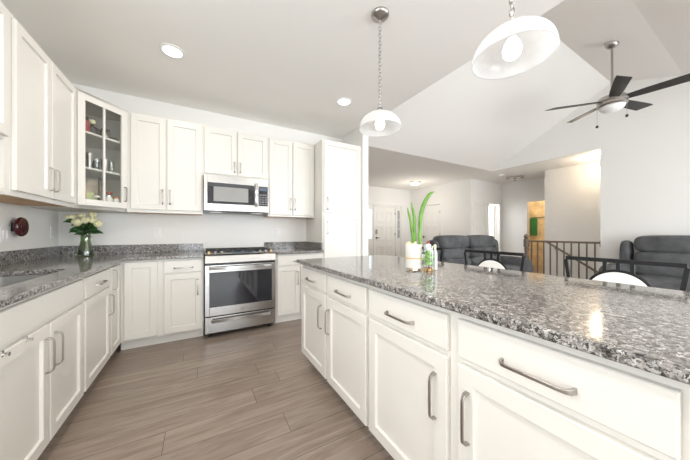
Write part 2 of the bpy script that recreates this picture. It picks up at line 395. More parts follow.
# six-panel interior door, local: x 0..w, front -y
def panel_door(w, h, parent_name, label_knob='knob', knob_left=True, cols=2):
    o = MB().box(0, w, 0, .04, .005, h)
    rows = ((.10, .34), (.42, .68), (.74, .93)) if cols == 2 else ((.1, .93),)
    m = .11; cw_ = (w - m*(cols+1)) / cols
    d = o
    for i in range(cols):
        x0 = m + i*(cw_+m)
        for a, b in rows:
            z0, z1 = a*h, b*h
            d.loops([[(x0, -.001, z0), (x0+cw_, -.001, z0), (x0+cw_, -.001, z1), (x0, -.001, z1)],
                     [(x0+.012, -.011, z0+.012), (x0+cw_-.012, -.011, z0+.012), (x0+cw_-.012, -.011, z1-.012), (x0+.012, -.011, z1-.012)],
                     [(x0+.03, -.004, z0+.03), (x0+cw_-.03, -.004, z0+.03), (x0+cw_-.03, -.004, z1-.03), (x0+.03, -.004, z1-.03)]])
    return d
def casing(n, x0, x1, h, loc, rz, t=.065):
    o = struct(MB().box(x0-t, x0, -.018, 0, 0, h+t).box(x1, x1+t, -.018, 0, 0, h+t).box(x0, x1, -.018, 0, h, h+t).build('trim_%d' % n, M['trim'], bevel=.003))
    o.location = loc; o.rotation_euler = (0, 0, rz); return o
def place(o, loc, rz): o.location = loc; o.rotation_euler = (0, 0, rz); return o
# front door with lever and keypad
d1 = struct(place(panel_door(.94, 2.06, 'd').build('door_1', M['trim'], bevel=.002), (5.26, FY+.03, 0), 0))
lv = MB(); lv.cyl((.09, 0, .97), (.09, -.03, .97), .028).cyl((.09, -.03, .97), (.09, -.05, .97), .01).box(.08, .20, -.06, -.045, .96, .98); lv.build('door_handle', M['jarblack'], d1)
MB().box(.055, .125, -.03, 0, 1.10, 1.26).build('keypad_lock', M['nickel'], d1, bevel=.008)
for z in (.25, 1.05, 1.8): MB().cyl((.935, -.008, z), (.935, -.008, z+.09), .01).build('hinge', M['jarblack'], d1)
casing(1, -.40, 1.20, 2.13, (5.26, FY, 0), 0)
tr = MB().box(5.22, 5.26, FY, FY+.09, 0, 2.13).box(6.20, 6.24, FY, FY+.09, 0, 2.13).box(5.26, 6.20, FY, FY+.09, 2.062, 2.13)
struct(tr.build('trim_2', M['trim']))
for n, (x0, x1) in enumerate(((4.86, 5.22), (6.24, 6.46))):
    f = MB(); a, b = x0+.07, x1-.05
    f.box(x0, a, FY+.02, FY+.07, 0, 2.13).box(b, x1, FY+.02, FY+.07, 0, 2.13).box(a, b, FY+.02, FY+.07, 0, .95).box(a, b, FY+.02, FY+.07, 1.95, 2.13)
    for z in (1.28, 1.61): f.box(a, b, FY+.03, FY+.06, z-.012, z+.012)
    f.box((a+b)/2-.01, (a+b)/2+.01, FY+.03, FY+.06, .95, 1.95)
    fo = struct(f.build('window_%d' % (4+n), M['trim']))
    MB().box(a, b, FY+.042, FY+.048, .95, 1.95).build('pane', M['pane'] if n == 0 else glass_mat('grey_pane', (.25, .28, .33), .1), fo)
# closet door (faces -x)
d2 = struct(place(panel_door(.74, 2.07, 'd').build('door_2', M['trim'], bevel=.002), (6.95, 6.53, 0), R(-90)))
MB().cyl((.06, 0, 1.0), (.06, -.05, 1.0), .012).blob((.06, -.06, 1.0), .03).build('door_knob', M['jarblack'], d2, smooth=True)
for z in (.25, 1.05, 1.8): MB().cyl((.735, -.008, z), (.735, -.008, z+.09), .01).build('hinge', M['jarblack'], d2)
casing(3, -.02, .76, 2.1, (6.93, 6.53, 0), R(-90))
# hall door beside the open doorway
d3 = struct(place(panel_door(.57, 2.05, 'd').build('door_3', M['trim'], bevel=.002), (7.15, 4.73, 0), 0))
for z in (.25, 1.05, 1.8): MB().cyl((.01, -.008, z), (.01, -.008, z+.09), .01).build('hinge', M['jarblack'], d3)
casing(4, 7.14, 7.73, 2.06, (0, 4.70, 0), 0, .05); casing(5, 7.84, 8.42, 2.06, (0, 4.70, 0), 0, .055)
casing(6, -3.96, -3.30, 2.08, (HX, 0, 0), R(-90), .06)
d4 = struct(place(panel_door(.56, 2.04, 'd').build('door_4', M['trim'], bevel=.002), (8.40, 4.83, 0), R(75)))
# bath details
t = thing('bath_towel', 'green towel hanging in the warmly lit bathroom beyond the hall', 'towel', (10.14, 4.47, 1.05))
MB().box(-.02, .04, -.10, .10, 0, .62).build('cloth', M['towel'], t, bevel=.02)
MB().tube([(.02, -.3, .63), (.02, .11, .63)], .012).build('towel_bar', M['nickel'], t)
point('bath_lamp', (9.5, 3.7, 2.3), 20, (1.0, .84, .60), .12)

# ------------------------------------------------------------------ cabinet builders (local: x right, front -y, z up)
FW = .057
def door_mesh(x0, x1, z0, z1, y=-.02, recess=True, fw=FW):
    mb = MB()
    def rc(i, yy): return [(x0+i, yy, z0+i), (x1-i, yy, z0+i), (x1-i, yy, z1-i), (x0+i, yy, z1-i)]
    L = [rc(0, -.001), rc(0, y+.003), rc(.003, y)]
    if recess: L += [rc(fw, y), rc(fw+.003, y+.004), rc(fw+.005, y+.012)]
    return mb.loops(L)
def handle(parent, x, z, vertical=True, y=-.02, L=.17, m=None):
    h = L / 2
    prof = [(-h, 0), (-h+.003, -.018), (-h+.012, -.027), (-h+.024, -.0295), (0, -.030), (h-.024, -.0295), (h-.012, -.027), (h-.003, -.018), (h, 0)]
    ws = [.016, .014, .011, .010, .010, .010, .011, .014, .016]
    pts = [(x, y+b, z+a) if vertical else (x+a, y+b, z) for a, b in prof]
    mb = MB(); mb.strip(pts, (1,0,0) if vertical else (0,0,1), ws, .007)
    return mb.build('handle', M['nickel'], parent, bevel=.002)
def door(parent, x0, x1, z0, z1, hx=None, hz=None, name='door', L=.17):
    d = door_mesh(x0, x1, z0, z1).build(name, M['cab'], parent, smooth='auto')
    if hx is not None: handle(d, hx, hz, True, L=L)
    return d
def drawer(parent, x0, x1, z0=.725, z1=.855, hx=None, name='drawer', pull=True):
    d = door_mesh(x0, x1, z0, z1, recess=False).build(name, M['cab'], parent, smooth='auto')
    if pull: handle(d, (x0+x1)/2 if hx is None else hx, (z0+z1)/2-.013, False)
    return d
def base_cab(label, loc, rz, w, depth=.60, toe=.07, hollow=False):
    t = thing('base_cabinet', label, 'cabinet', loc, rz)
    if hollow: MB().box(0, w, 0, depth, .10, .66).box(0, w, 0, .05, .66, .883).box(0, w, depth-.05, depth, .66, .883).build('body', M['cab'], t)
    else: MB().box(0, w, 0, depth, .10, .883).build('body', M['cab'], t)
    MB().box(0, w, toe, toe+.02, 0, .10).build('toe_kick', M['cab'], t)
    return t
DZ0, DZ1 = .106, .700
BF = 3.19   # back run face-frame plane
# back run
t = base_cab('white blind corner base cabinet with one plain door beside the corner', (-.67, BF, 0), 0, .335)
door(t, .041, .300, DZ0+.01, .865)
MB().box(0, .035, -.006, 0, .11, .87).build('filler_strip', M['cab'], t)
t = base_cab('white base cabinet with one drawer and door left of the range', (-.335, BF, 0), 0, .372)
door(t, .02, .358, DZ0+.01, .722, .318, .57); drawer(t, .02, .358, .737, .862)
t = base_cab('white base cabinet with wide drawer right of the range, partly behind island', (.82, BF, 0), 0, .64)
drawer(t, .02, .62, .737, .862); door(t, .02, .314, DZ0+.01, .722, .28, .57); door(t, .326, .62, DZ0+.01, .722, .36, .57)
# left run, faces +x ; local x = Y
LF = -.67
t = base_cab('narrow white base cabinet with full-height door at the inner corner', (LF, 2.85, 0), R(90), .34)
door(t, .018, .315, DZ0, .855, .062, .745)
t = base_cab('white base cabinet with drawer over one door, right of the sink cabinet', (LF, 2.29, 0), R(90), .555, hollow=True)
drawer(t, .016, .545); door(t, .016, .545, DZ0, DZ1, .515, .555)
t = base_cab('white sink base cabinet with false front over two large doors', (LF, 1.30, 0), R(90), .985, hollow=True)
drawer(t, .02, .968, name='false_front', pull=False)
door(t, .548, .968, DZ0, DZ1, .588, .555); door(t, .02, .536, DZ0, DZ1, .497, .555)
t = base_cab('white base cabinet left of the sink cabinet at the frame edge', (LF, .50, 0), R(90), .80)
drawer(t, .02, .78); door(t, .02, .39, DZ0, DZ1, .35, .55); door(t, .41, .78, DZ0, DZ1, .45, .55)
# two little clips hooked over the sink cabinet door
hk = thing('door_hook', 'small chrome over-door clip on sink cabinet door, nearer to the handles', 'hook', (-.65, 1.635, .704))
MB().box(-.012, .004, -.007, .007, 0, .003).box(.001, .004, -.007, .007, -.02, 0).build('bracket', M['chrome'], hk)
MB().cyl((.004, 0, -.012), (.02, 0, -.012), .006, .008, 12).build('tip', M['chrome'], hk)
dup(hk, (-.65, 1.48, .704), 0, 'small chrome over-door clip on sink cabinet door, at the left frame edge')
# island, faces -x; local x runs towards -Y
IF = .80
t = base_cab('white island cabinet at the range end, two drawers over two doors', (IF, 2.155, 0), R(-90), 1.025, .58)
drawer(t, .012, .500); drawer(t, .530, 1.012)
door(t, .012, .500, DZ0, DZ1, .440, .535); door(t, .530, 1.012, DZ0, DZ1, .565, .535)
t = base_cab('white island cabinet nearest the camera, two drawers over two doors', (IF, 1.13, 0), R(-90), 1.05, .58)
drawer(t, .014, .508); drawer(t, .553, 1.026)
door(t, .014, .508, DZ0, DZ1, .455, .535); door(t, .553, 1.026, DZ0, DZ1, .592, .535)
t = base_cab('white island end cabinet cut off by the right frame edge', (IF, .08, 0), R(-90), .55, .58)
drawer(t, .02, .53); door(t, .02, .53, DZ0, DZ1, .49, .535)

# countertops
CT0, CT1 = .884, .914
sink_hole = rrect(-1.11, -.755, 1.62, 2.40, .07)
outer = [(LX, .45), (-.612, .45), (-.612, 3.132), (.040, 3.132), (.040, BY), (LX, BY)]
ct = thing('countertop', 'speckled grey granite L-shaped countertop along the left and back walls', 'countertop', (-.95, 2.3, CT0))
def toloc(mb, o):
    for v in mb.bm.verts: v.co -= o
    return mb
o0 = Vector((-.95, 2.3, CT0))
toloc(poly_plate(outer, sink_hole, CT0, CT1), o0).build('worktop', M['granite'], ct, bevel=.005)
toloc(MB().box(LX+.001, LX+.02, .45, BY-.001, CT1, 1.014).box(LX+.02, .040, BY-.02, BY-.001, CT1, 1.014), o0).build('backsplash', M['granite'], ct, bevel=.002)
ct = thing('countertop', 'speckled grey granite countertop right of the range', 'countertop', (1.14, 3.5, CT0))
o0 = Vector((1.14, 3.5, CT0))
toloc(MB().box(.815, 1.458, 3.132, BY-.001, CT0, CT1), o0).build('worktop', M['granite'], ct, bevel=.005)
toloc(MB().box(.815, 1.458, BY-.02, BY-.001, CT1, 1.014).box(1.438, 1.458, 3.17, BY-.02, CT1, 1.014), o0).build('backsplash', M['granite'], ct, bevel=.002)
isl = MB().box(.752, 1.74, -.50, 2.20, CT0, CT1).build('countertop', M['granite'], bevel=.006, seg=3, origin=(1.24, .85, CT0))
tag(isl, 'large speckled granite top of the kitchen island', 'countertop')
# sink basin
sk = thing('kitchen_sink', 'stainless undermount sink basin set in the left countertop', 'sink', (-.93, 2.01, .70))
h = rrect(-1.115, -.75, 1.615, 2.405, .07); h2 = rrect(-1.10, -.765, 1.63, 2.39, .06)
mb = MB()
mb.loops([[(x, y, CT0-.001) for x, y in rrect(-1.135, -.73, 1.595, 2.425, .07)], [(x, y, CT0-.001) for x, y in h], [(x, y, .71) for x, y in h2]], False, True)
toloc(mb, Vector((-.93, 2.01, .70))).build('basin', M['sinksteel'], sk, smooth='auto')
MB().lathe([(.045, .012), (.045, .016), (.03, .014)], (0, 0, 0), 20).build('drain', M['chrome'], sk)

# ------------------------------------------------------------------ wall cabinets
UZ0, UZ1 = 1.372, 2.44
def wall_cab(label, loc, rz, w, z0=UZ0, z1=UZ1, depth=.305, under=True):
    t = thing('wall_cabinet', label, 'cabinet', loc, rz)
    MB().box(0, w, 0, depth, z0+.012, z1).box(0, w, 0, .018, z0, z0+.012).build('body', M['cab'], t)
    if under:
        p = MB().box(.01, w-.01, .018, depth, z0+.004, z0+.012).build('bottom_panel', M['wood_under'], t)
    return t
UF = 3.48
t = wall_cab('white two-door wall cabinet between glass corner cabinet and microwave', (-.665, UF, 0), 0, .70)
door(t, .032, .338, 1.405, 2.415, .310, 1.55, L=.16); door(t, .350, .688, 1.405, 2.415, .38, 1.55, L=.16)
t = wall_cab('short white two-door wall cabinet above the microwave', (.035, UF, 0), 0, .76, 1.842, under=False)
door(t, .014, .372, 1.868, 2.415, .345, 1.97, L=.13); door(t, .384, .748, 1.868, 2.415, .41, 1.97, L=.13)
t = wall_cab('white two-door wall cabinet between microwave and tall pantry', (.795, UF, 0), 0, .667)
door(t, .014, .332, 1.398, 2.415, .305, 1.55, L=.16); door(t, .344, .656, 1.398, 2.415, .37, 1.55, L=.16)
ULX = -.96
t = wall_cab('white two-door wall cabinet on the left wall beside glass corner cabinet', (ULX, 2.255, 0), R(90), .885)
door(t, .015, .427, 1.405, 2.415, .400, 1.54, L=.165); door(t, .440, .863, 1.405, 2.415, .468, 1.54, L=.165)
# cabinet with an open niche beneath its doors
t = thing('wall_cabinet', 'white wall cabinet with open niche below its door, leftmost in view', 'cabinet', (ULX, 1.45, 0), R(90))
w = .80
MB().box(0, w, 0, .305, 1.68, UZ1).box(0, .04, 0, .305, UZ0, 1.68).box(w-.045, w, 0, .305, UZ0, 1.68).box(.04, w-.045, 0, .305, UZ0+.012, UZ0+.035).box(.04, w-.045, .29, .305, UZ0+.035, 1.68).build('body', M['cab'], t)
MB().box(.01, w-.01, .018, .30, UZ0+.004, UZ0+.012).build('bottom_panel', M['wood_under'], t)
door(t, .015, .385, 1.70, 2.415); door(t, .397, .762, 1.70, 2.415)
# diagonal glass corner cabinet
P0 = Vector((-.96, 3.14, 0)); P1 = Vector((-.665, 3.48, 0)); ang = math.atan2(P1.y-P0.y, P1.x-P0.x); Lg = (P1-P0).length
gc = thing('glass_corner_cabinet', 'white diagonal corner wall cabinet with two-pane glass door', 'cabinet', P0, ang)
inv = Matrix.Rotation(-ang, 4, 'Z') @ Matrix.Translation(-P0)
def cl(x, y): v = inv @ Vector((x, y, 0)); return (v.x, v.y)
q = [cl(-.96, 3.14), cl(-1.278, 3.14), cl(-1.278, 3.798), cl(-.665, 3.798), cl(-.665, 3.48)]
mb = MB(); mb.prism([q[0]]+q[1:], 'z', UZ1-.02, UZ1).prism(q, 'z', UZ0, UZ0+.03)
def wallseg(mb, a, b, z0, z1, th=.012):
    a, b = Vector((*a, 0)), Vector((*b, 0)); n = (b-a).normalized().cross(Vector((0,0,1)))*-th
    mb.prism([tuple(a.xy), tuple(b.xy), tuple((b+n).xy), tuple((a+n).xy)], 'z', z0, z1)
for i in range(4): wallseg(mb, q[i], q[i+1], UZ0+.03, UZ1-.02, -.012)
body = mb.build('body', M['cabin'], gc)
ff = MB().box(0, .03, 0, .018, UZ0, UZ1).box(Lg-.03, Lg, 0, .018, UZ0, UZ1).box(.03, Lg-.03, 0, .018, UZ0, UZ0+.035).box(.03, Lg-.03, 0, .018, UZ1-.035, UZ1)
ff.build('face_frame', M['cab'], gc)
x0, x1, z0, z1 = .012, Lg-.012, 1.405, 2.415
gd = MB().box(x0, x0+FW, -.02, -.001, z0, z1).box(x1-FW, x1, -.02, -.001, z0, z1).box(x0+FW, x1-FW, -.02, -.001, z0, z0+FW).box(x0+FW, x1-FW, -.02, -.001, z1-FW, z1).box((x0+x1)/2-.009, (x0+x1)/2+.009, -.018, -.004, z0+FW, z1-FW).build('glass_door', M['cab'], gc, bevel=.002)
MB().box(x0+FW, x1-FW, -.008, -.005, z0+FW, z1-FW).build('glass', M['pane'], gd)
handle(gd, x1-.03, 1.55, L=.15)
SH = []
def inset(poly, k):
    c = Vector((sum(p[0] for p in poly)/len(poly), sum(p[1] for p in poly)/len(poly)))
    return [tuple(c + (Vector(p)-c)*k) for p in poly]
for z in (1.745, 2.075):
    MB().prism(inset(q, .94), 'z', z, z+.018).build('shelf', M['cab'], gc); SH.append(z+.018)
SH = [UZ0+.03] + SH
# contents of the glass cabinet
def jar(name, label, cat, lx, ly, z, r, h, mbody, mlid, lid=.02, group=None):
    r *= 1.15; h *= 1.2
    wv = P0 + Matrix.Rotation(ang, 3, 'Z') @ Vector((lx, ly, 0))
    t = thing(name, label, cat, (wv.x, wv.y, z+.001), 0, group)
    MB().lathe([(r*.92, 0), (r, .008), (r, h*.8), (r*.8, h)], seg=20).build('body', mbody, t, smooth='auto')
    if mlid: MB().lathe([(r*.82, h), (r*.82, h+lid), (r*.7, h+lid+.003)], seg=20).build('lid', mlid, t, smooth='auto')
    return t
a_, b_, c_ = SH
jar('spice_jar', 'red jar with black lid, left end of the glass cabinet top shelf', 'jar', .10, .05, c_, .036, .085, M['spicered'], M['jarblack'], .035)
t = jar('decanter', 'squat dark bottle with cream stopper on glass cabinet top shelf', 'bottle', .185, .075, c_, .058, .05, M['jarblack'], None)
MB().lathe([(.053, .06), (.014, .08), (.012, .10)], seg=20).build('neck', M['jarblack'], t, smooth=True)
MB().blob((0, 0, .122), .026).build('stopper', M['rose'], t, smooth=True)
jar('spice_jar', 'glass jar with dark lid right of the centre bar, top shelf', 'jar', .285, .055, c_, .036, .06, M['jarglass'], M['jarblack'], .014)
jar('small_dish', 'low dark dish at right end of the glass cabinet top shelf', 'dish', .36, .06, c_, .034, .022, M['jarblack'], None)
k = 0
for lx, ly, r, h, mm in ((.085, .06, .03, .085, 'jarglass'), (.145, .05, .026, .12, 'nickel'), (.21, .06, .03, .09, 'jarglass'), (.275, .05, .032, .10, 'nickel'), (.34, .06, .03, .095, 'jarglass'), (.245, .12, .03, .08, 'jarblack'), (.115, .13, .03, .10, 'nickel'), (.18, .14, .03, .1, 'jarblack')):
    r *= 1.05; h *= 1.15
    wv = P0 + Matrix.Rotation(ang, 3, 'Z') @ Vector((lx, ly, 0))
    g_ = MB().lathe([(r*.6, 0), (r*.62, .004), (r*.8, h*.4), (r, h), (r-.003, h), (r*.7, h*.4), (r*.5, .006)], seg=18)
    o = g_.build('drinking_glass', M[mm], smooth='auto'); o.location = (wv.x, wv.y, b_+.001)
    pos = ['front left end', 'second from front left', 'front, just left of centre bar', 'front, just right of centre bar', 'front right end', 'dark one behind the centre bar', 'back left', 'dark one at back left'][k]
    tag(o, 'small tumbler on middle shelf of glass cabinet, ' + pos, 'glass', 'tumblers on the middle shelf'); k += 1
jar('spice_jar', 'pale jar with orange filling, left end of glass cabinet bottom shelf', 'jar', .085, .055, a_, .030, .13, M['spiceorange'], M['white'])
t = thing('snack_bag', 'pale green folded bag on glass cabinet bottom shelf', 'bag', (P0 + Matrix.Rotation(ang, 3, 'Z') @ Vector((.155, .09, 0))) + Vector((0, 0, a_+.001)), ang)
MB().loops([[(-.045, -.02, 0), (.045, -.02, 0), (.045, .02, 0), (-.045, .02, 0)], [(-.05, -.025, .08), (.05, -.025, .08), (.05, .025, .08), (-.05, .025, .08)], [(-.05, -.003, .13), (.05, -.003, .14), (.05, .003, .14), (-.05, .003, .13)]]).build('pouch', mat('bag_green', (.42, .52, .25), .5), t, bevel=.003)
jar('spice_jar', 'short glass jar with white lid, left of centre bar, bottom shelf', 'jar', .20, .045, a_, .026, .075, M['jarglass'], M['white'], .015)
jar('sauce_bottle', 'tall dark bottle right of the centre bar, bottom shelf', 'bottle', .262, .08, a_, .022, .22, M['jarblack'], M['jarblack'])
jar('spice_jar', 'white jar with silver lid right of centre, bottom shelf', 'jar', .305, .045, a_, .028, .09, M['white'], M['chrome'], .015)
jar('spice_jar', 'glass jar with red lid near right end, bottom shelf', 'jar', .345, .09, a_, .026, .12, M['jarglass'], M['spicered'], .02)
jar('spice_jar', 'white jar with orange lid at right end, bottom shelf', 'jar', .372, .04, a_, .022, .08, M['white'], M['spiceorange'], .02)

# tall pantry
t = thing('pantry_cabinet', 'tall white pantry cabinet with upper and lower door beside the range wall', 'cabinet', (1.462, BF, 0), 0)
MB().box(0, .636, 0, .608, .10, UZ1).build('body', M['cab'], t); MB().box(0, .636, .07, .09, 0, .10).build('toe_kick', M['cab'], t)
door(t, .02, .612, 1.432, 2.42, .066, 1.553); door(t, .02, .612, DZ0+.01, 1.405, .066, 1.22)

# ------------------------------------------------------------------ range
rg = thing('range', 'stainless steel slide-in gas range between the white base cabinets', 'stove', (.428, 3.13, 0))
hw = .379
MB().box(-hw, hw, .035, .64, .04, .90).build('body', M['black'], rg)
MB().box(-hw, hw, 0, .035, .055, .228).build('drawer', M['steel'], rg, bevel=.004)
dd = rg.children[-1]
MB().strip([(-.31, 0, .19), (-.31, -.028, .19), (-.30, -.034, .19), (.30, -.034, .19), (.31, -.028, .19), (.31, 0, .19)], (0, 0, 1), .034, .012).build('handle', M['nickel'], dd, bevel=.003)
# oven door = frame ring + window
z0, z1 = .240, .795
od = MB().box(-hw, -.335, 0, .035, z0, z1).box(.335, hw, 0, .035, z0, z1).box(-.335, .335, 0, .035, z0, .335).box(-.335, .335, 0, .035, .715, z1).build('oven_door', M['steel'], rg, bevel=.003)
MB().box(-.335, .335, .004, .03, .335, .715).build('window', M['blackglass'], od)
MB().strip([(-.335, 0, .765), (-.335, -.035, .765), (-.32, -.045, .765), (-.1, -.052, .765), (.1, -.052, .765), (.32, -.045, .765), (.335, -.035, .765), (.335, 0, .765)], (0, 0, 1), .032, .014).build('handle', M['steel'], od, bevel=.004)
b = MB().cyl((0, -.0005, .287), (0, -.004, .287), .017, seg=24).build('emblem', M['nickel'], od)
b['label'] = 'round emblem'
MB().loops([[(x, y, z) for y, z in ((-.012, .812), (-.020, .822), (-.004, .898), (.03, .916), (.16, .922), (.16, .812))] for x in (-hw, hw)]).build('control_panel', M['steel'], rg, bevel=.004)
MB().box(-.10, .13, .060, .115, .919, .9245).build('display', M['display'], rg)
def knob(x, y=.062):
    MB().lathe([(.019, 0), (.019, .006), (.015, .010), (.014, .022), (.010, .025)], (x, y, .919), 20).build('knob', M['nickel'] if abs(x) < .3 else M['brass'], rg, smooth='auto')
for x in (-.34, -.275, -.21, .21, .275, .34): knob(x)
MB().box(-hw, hw, .16, .645, .90, .921).build('cooktop', M['black'], rg, bevel=.003)
for i, (x0, x1) in enumerate(((-.36, -.125), (-.118, .118), (.125, .36))):
    gm = MB(); z = .950
    for x in (x0, x1-.012): gm.box(x, x+.012, .18, .62, z-.012, z)
    for y in (.18, .608): gm.box(x0+.012, x1-.012, y, y+.012, z-.012, z)
    for y in (.29, .395, .50): gm.box(x0+.012, x1-.012, y, y+.010, z-.012, z)
    gm.box((x0+x1)/2-.005, (x0+x1)/2+.005, .192, .608, z-.011, z+.001)
    for x in (x0, x1-.012):
        for y in (.18, .608): gm.box(x, x+.012, y, y+.012, .921, z-.012)
    gm.build('grate', M['iron'], rg)
for x, y in ((-.24, .29), (-.24, .50), (0, .395), (.24, .29), (.24, .50)):
    MB().lathe([(.045, 0), (.045, .008), (.03, .014)], (x, y, .921), 20).build('burner', M['iron'], rg, smooth='auto')
for x in (-.33, .33):
    MB().cyl((x, .08, 0), (x, .08, .04), .018).build('foot', M['black'], rg)

# ------------------------------------------------------------------ microwave
mw = thing('microwave', 'stainless steel over-the-range microwave below the short wall cabinet', 'microwave', (.415, 3.40, 1.405))
hw = .372; H_ = .434
MB().box(-hw, hw, .02, .39, .012, H_).build('body', M['steel'], mw)
dm = MB(); dx = .205
dm.box(-hw, -.335, 0, .02, .012, H_).box(.195, .235, 0, .02, .012, H_).box(-.335, .195, 0, .02, .012, .095).box(-.335, .195, 0, .02, .345, H_)
dm = dm.build('door', M['steel'], mw, bevel=.002)
MB().box(-.335, .195, .004, .018, .095, .345).build('window', M['blackglass'], dm)
MB().box(-.27, .12, .001, .004, .125, .30).build('inner_window', mat('microwave_mesh', (.30, .30, .29), .35), dm)
MB().strip([(.212, 0, .08), (.212, -.028, .085), (.212, -.036, .11), (.212, -.036, .345), (.212, -.028, .37), (.212, 0, .375)], (1, 0, 0), .026, .012).build('handle', M['chrome'], dm, bevel=.003)
MB().box(.238, hw, 0, .02, .012, .09).box(.238, hw, 0, .02, .345, H_).box(.36, hw, 0, .02, .09, .345).box(.238, .245, 0, .02, .09, .345).build('control_frame', M['steel'], mw)
MB().box(.245, .36, .002, .02, .09, .345).build('control_panel', M['blackglass'], mw)
btn = MB()
for r_ in range(5):
    for c2 in range(3): btn.box(.256+c2*.034, .256+c2*.034+.024, -.0005, .002, .105+r_*.03, .105+r_*.03+.016)
btn.build('keypad', mat('keypad_grey', (.22, .22, .24), .4), mw)
MB().box(.256, .348, -.0005, .002, .285, .33).build('display', M['display'], mw)
MB().box(-hw, hw, .03, .39, 0, .012).build('vent_base', M['jarblack'], mw)
vg = MB()
for k in range(9): vg.box(-.12+k*.03, -.102+k*.03, .05, .12, -.004, 0)
vg.build('vent_grille', M['blackmetal'], mw)
for x in (-.24, .24): MB().box(x-.06, x+.06, .08, .2, -.005, 0).build('filter', M['nickel'], mw)

# ------------------------------------------------------------------ outlets, switches, red disc
def outlet(label, loc, rz, kind='outlet'):
    t = thing('wall_outlet' if kind == 'outlet' else 'light_switch', label, 'outlet' if kind == 'outlet' else 'switch', loc, rz)
    w = .036 if kind != 'double' else .058
    MB().box(-w, w, -.006, 0, -.058, .058).build('cover_plate', M['white'], t, bevel=.002)
    if kind == 'outlet':
        for z in (-.022, .022):
            s_ = MB().box(-.014, .014, -.008, -.006, z-.014, z+.014).build('socket', M['white'], t, bevel=.003)
            MB().box(-.007, -.005, -.0085, -.008, z-.004, z+.006).box(.005, .007, -.0085, -.008, z-.004, z+.006).build('slot', M['jarblack'], s_)
    else:
        for x in ((-.023, .023) if kind == 'double' else (0,)): MB().box(x-.015, x+.015, -.010, -.006, -.032, .032).build('rocker', M['white'], t, bevel=.002)
    return t
outlet('white outlet on the back wall between the roses and the range', (-.446, BY, 1.16), 0)
outlet('white outlet on the back wall right of the range', (1.009, BY, 1.16), 0)
outlet('white outlet on the left wall close to the corner', (LX, 3.66, 1.16), R(90))
outlet('white double light switch on the left wall at the frame edge', (LX, 2.95, 1.14), R(90), 'double')
outlet('white double light switch on the stairwell wall above the railing', (7.70, 2.98, 1.21), R(-90), 'double')
t = thing('wall_disc', 'round dark red disc on a black mount on the left wall', 'disc', (LX, 3.04, 1.20), R(90))
MB().box(-.022, .022, -.035, 0, -.035, .035).build('mount', M['jarblack'], t, bevel=.004)
MB().cyl((0, -.035, 0), (0, -.050, 0), .072, .078, 32).cyl((0, -.050, 0), (0, -.062, 0), .078, .070, 32).build('disc', M['red'], t, bevel=.003)
MB().cyl((0, -.0625, 0), (0, -.066, 0), .045, .042, 24).build('centre_cap', M['red'], t)

# ------------------------------------------------------------------ vase of roses
VX, VY, VZ = -1.00, 3.535, CT1 + .001
vs = thing('glass_vase', 'clear green-tinted glass vase on the granite corner counter', 'vase', (VX, VY, VZ))
MB().lathe([(.058, 0), (.060, .01), (.052, .06), (.037, .13), (.037, .18), (.047, .235), (.044, .235), (.034, .18), (.034, .13), (.048, .06), (.054, .012), (.001, .012)], seg=32).build('glass', M['greenglass'], vs, smooth=True)
MB().lathe([(.001, .013), (.052, .013), (.046, .06), (.033, .125), (.001, .126)], seg=24).build('water', glass_mat('green_water', (.55, .68, .40), .05), vs, smooth=True)
def rose(label, dx, dy, z, r):
    t = thing('rose', label, 'flower', (VX, VY, VZ+.014), 0, 'cream roses in the vase')
    bx, by = -dx*.35, -dy*.35
    bx = max(-.03, min(.03, bx)); by = max(-.03, min(.03, by))
    t.scale = (1.2, 1.2, 1.12)
    dx *= .82; dy *= .9; z -= .024
    MB().tube([(bx, by, .008), (bx*.4, by*.4, .1), (dx*.2, dy*.2, .2), (dx*.7, dy*.7, z-.05), (dx, dy, z-.01)], .0035, 6).build('stem', M['stem'], t, smooth=True)
    mb = MB()
    mb.blob((dx, dy, z+.008), r*.52, 2, (1, 1, 1.15))
    for ring, (n, rr, hh, op) in enumerate(((4, .50, 1.9, .05), (5, .72, 1.75, .15), (6, .9, 1.5, .3))):
        for k in range(n):
            a = 2*PI*k/n + ring*.5 + dx*40
            L = []
            for j in range(5):
                u = j/4; rad = r*(.25+(rr-.25)*math.sin(min(1, u*1.1)*PI/2)) * (1+op*.25*u*u); zz = z - r*.85 + r*hh*u
                wd = math.sin(PI*(.15+.75*u))*.62
                L.append([(dx+rad*math.cos(a+s2*wd), dy+rad*math.sin(a+s2*wd), zz - abs(s2)*r*.12*u) for s2 in (-1, -.5, 0, .5, 1)])
            mb.loops(L, False, False, False)
    o = mb.build('bloom', M['rose'], t, smooth=True); sm = o.modifiers.new('s', 'SOLIDIFY'); sm.thickness = .0012
    mb = MB()
    for k in range(5):
        a = k*2.1 + dx*30; l = .075; bz = z-.04-.022*k; px, py = dx*(.7-.12*k), dy*(.7-.12*k)
        L = []
        for j in range(6):
            u = j/5; w_ = .026*math.sin(PI*min(1, u*.95+.05)); cxx, cyy, cz_ = px+l*u*math.cos(a), py+l*u*math.sin(a), bz+.02*math.sin(u*2.4)-.015*u
            L.append([(cxx - w_*.7*math.sin(a), cyy + w_*.7*math.cos(a), cz_+.004+w_*.8), (cxx, cyy, cz_), (cxx + w_*.7*math.sin(a), cyy - w_*.7*math.cos(a), cz_+.004-w_*.6)])
        mb.loops(L, False, False, False)
    o = mb.build('leaves', M['leaf'], t, smooth=True); sm = o.modifiers.new('s', 'SOLIDIFY'); sm.thickness = .001
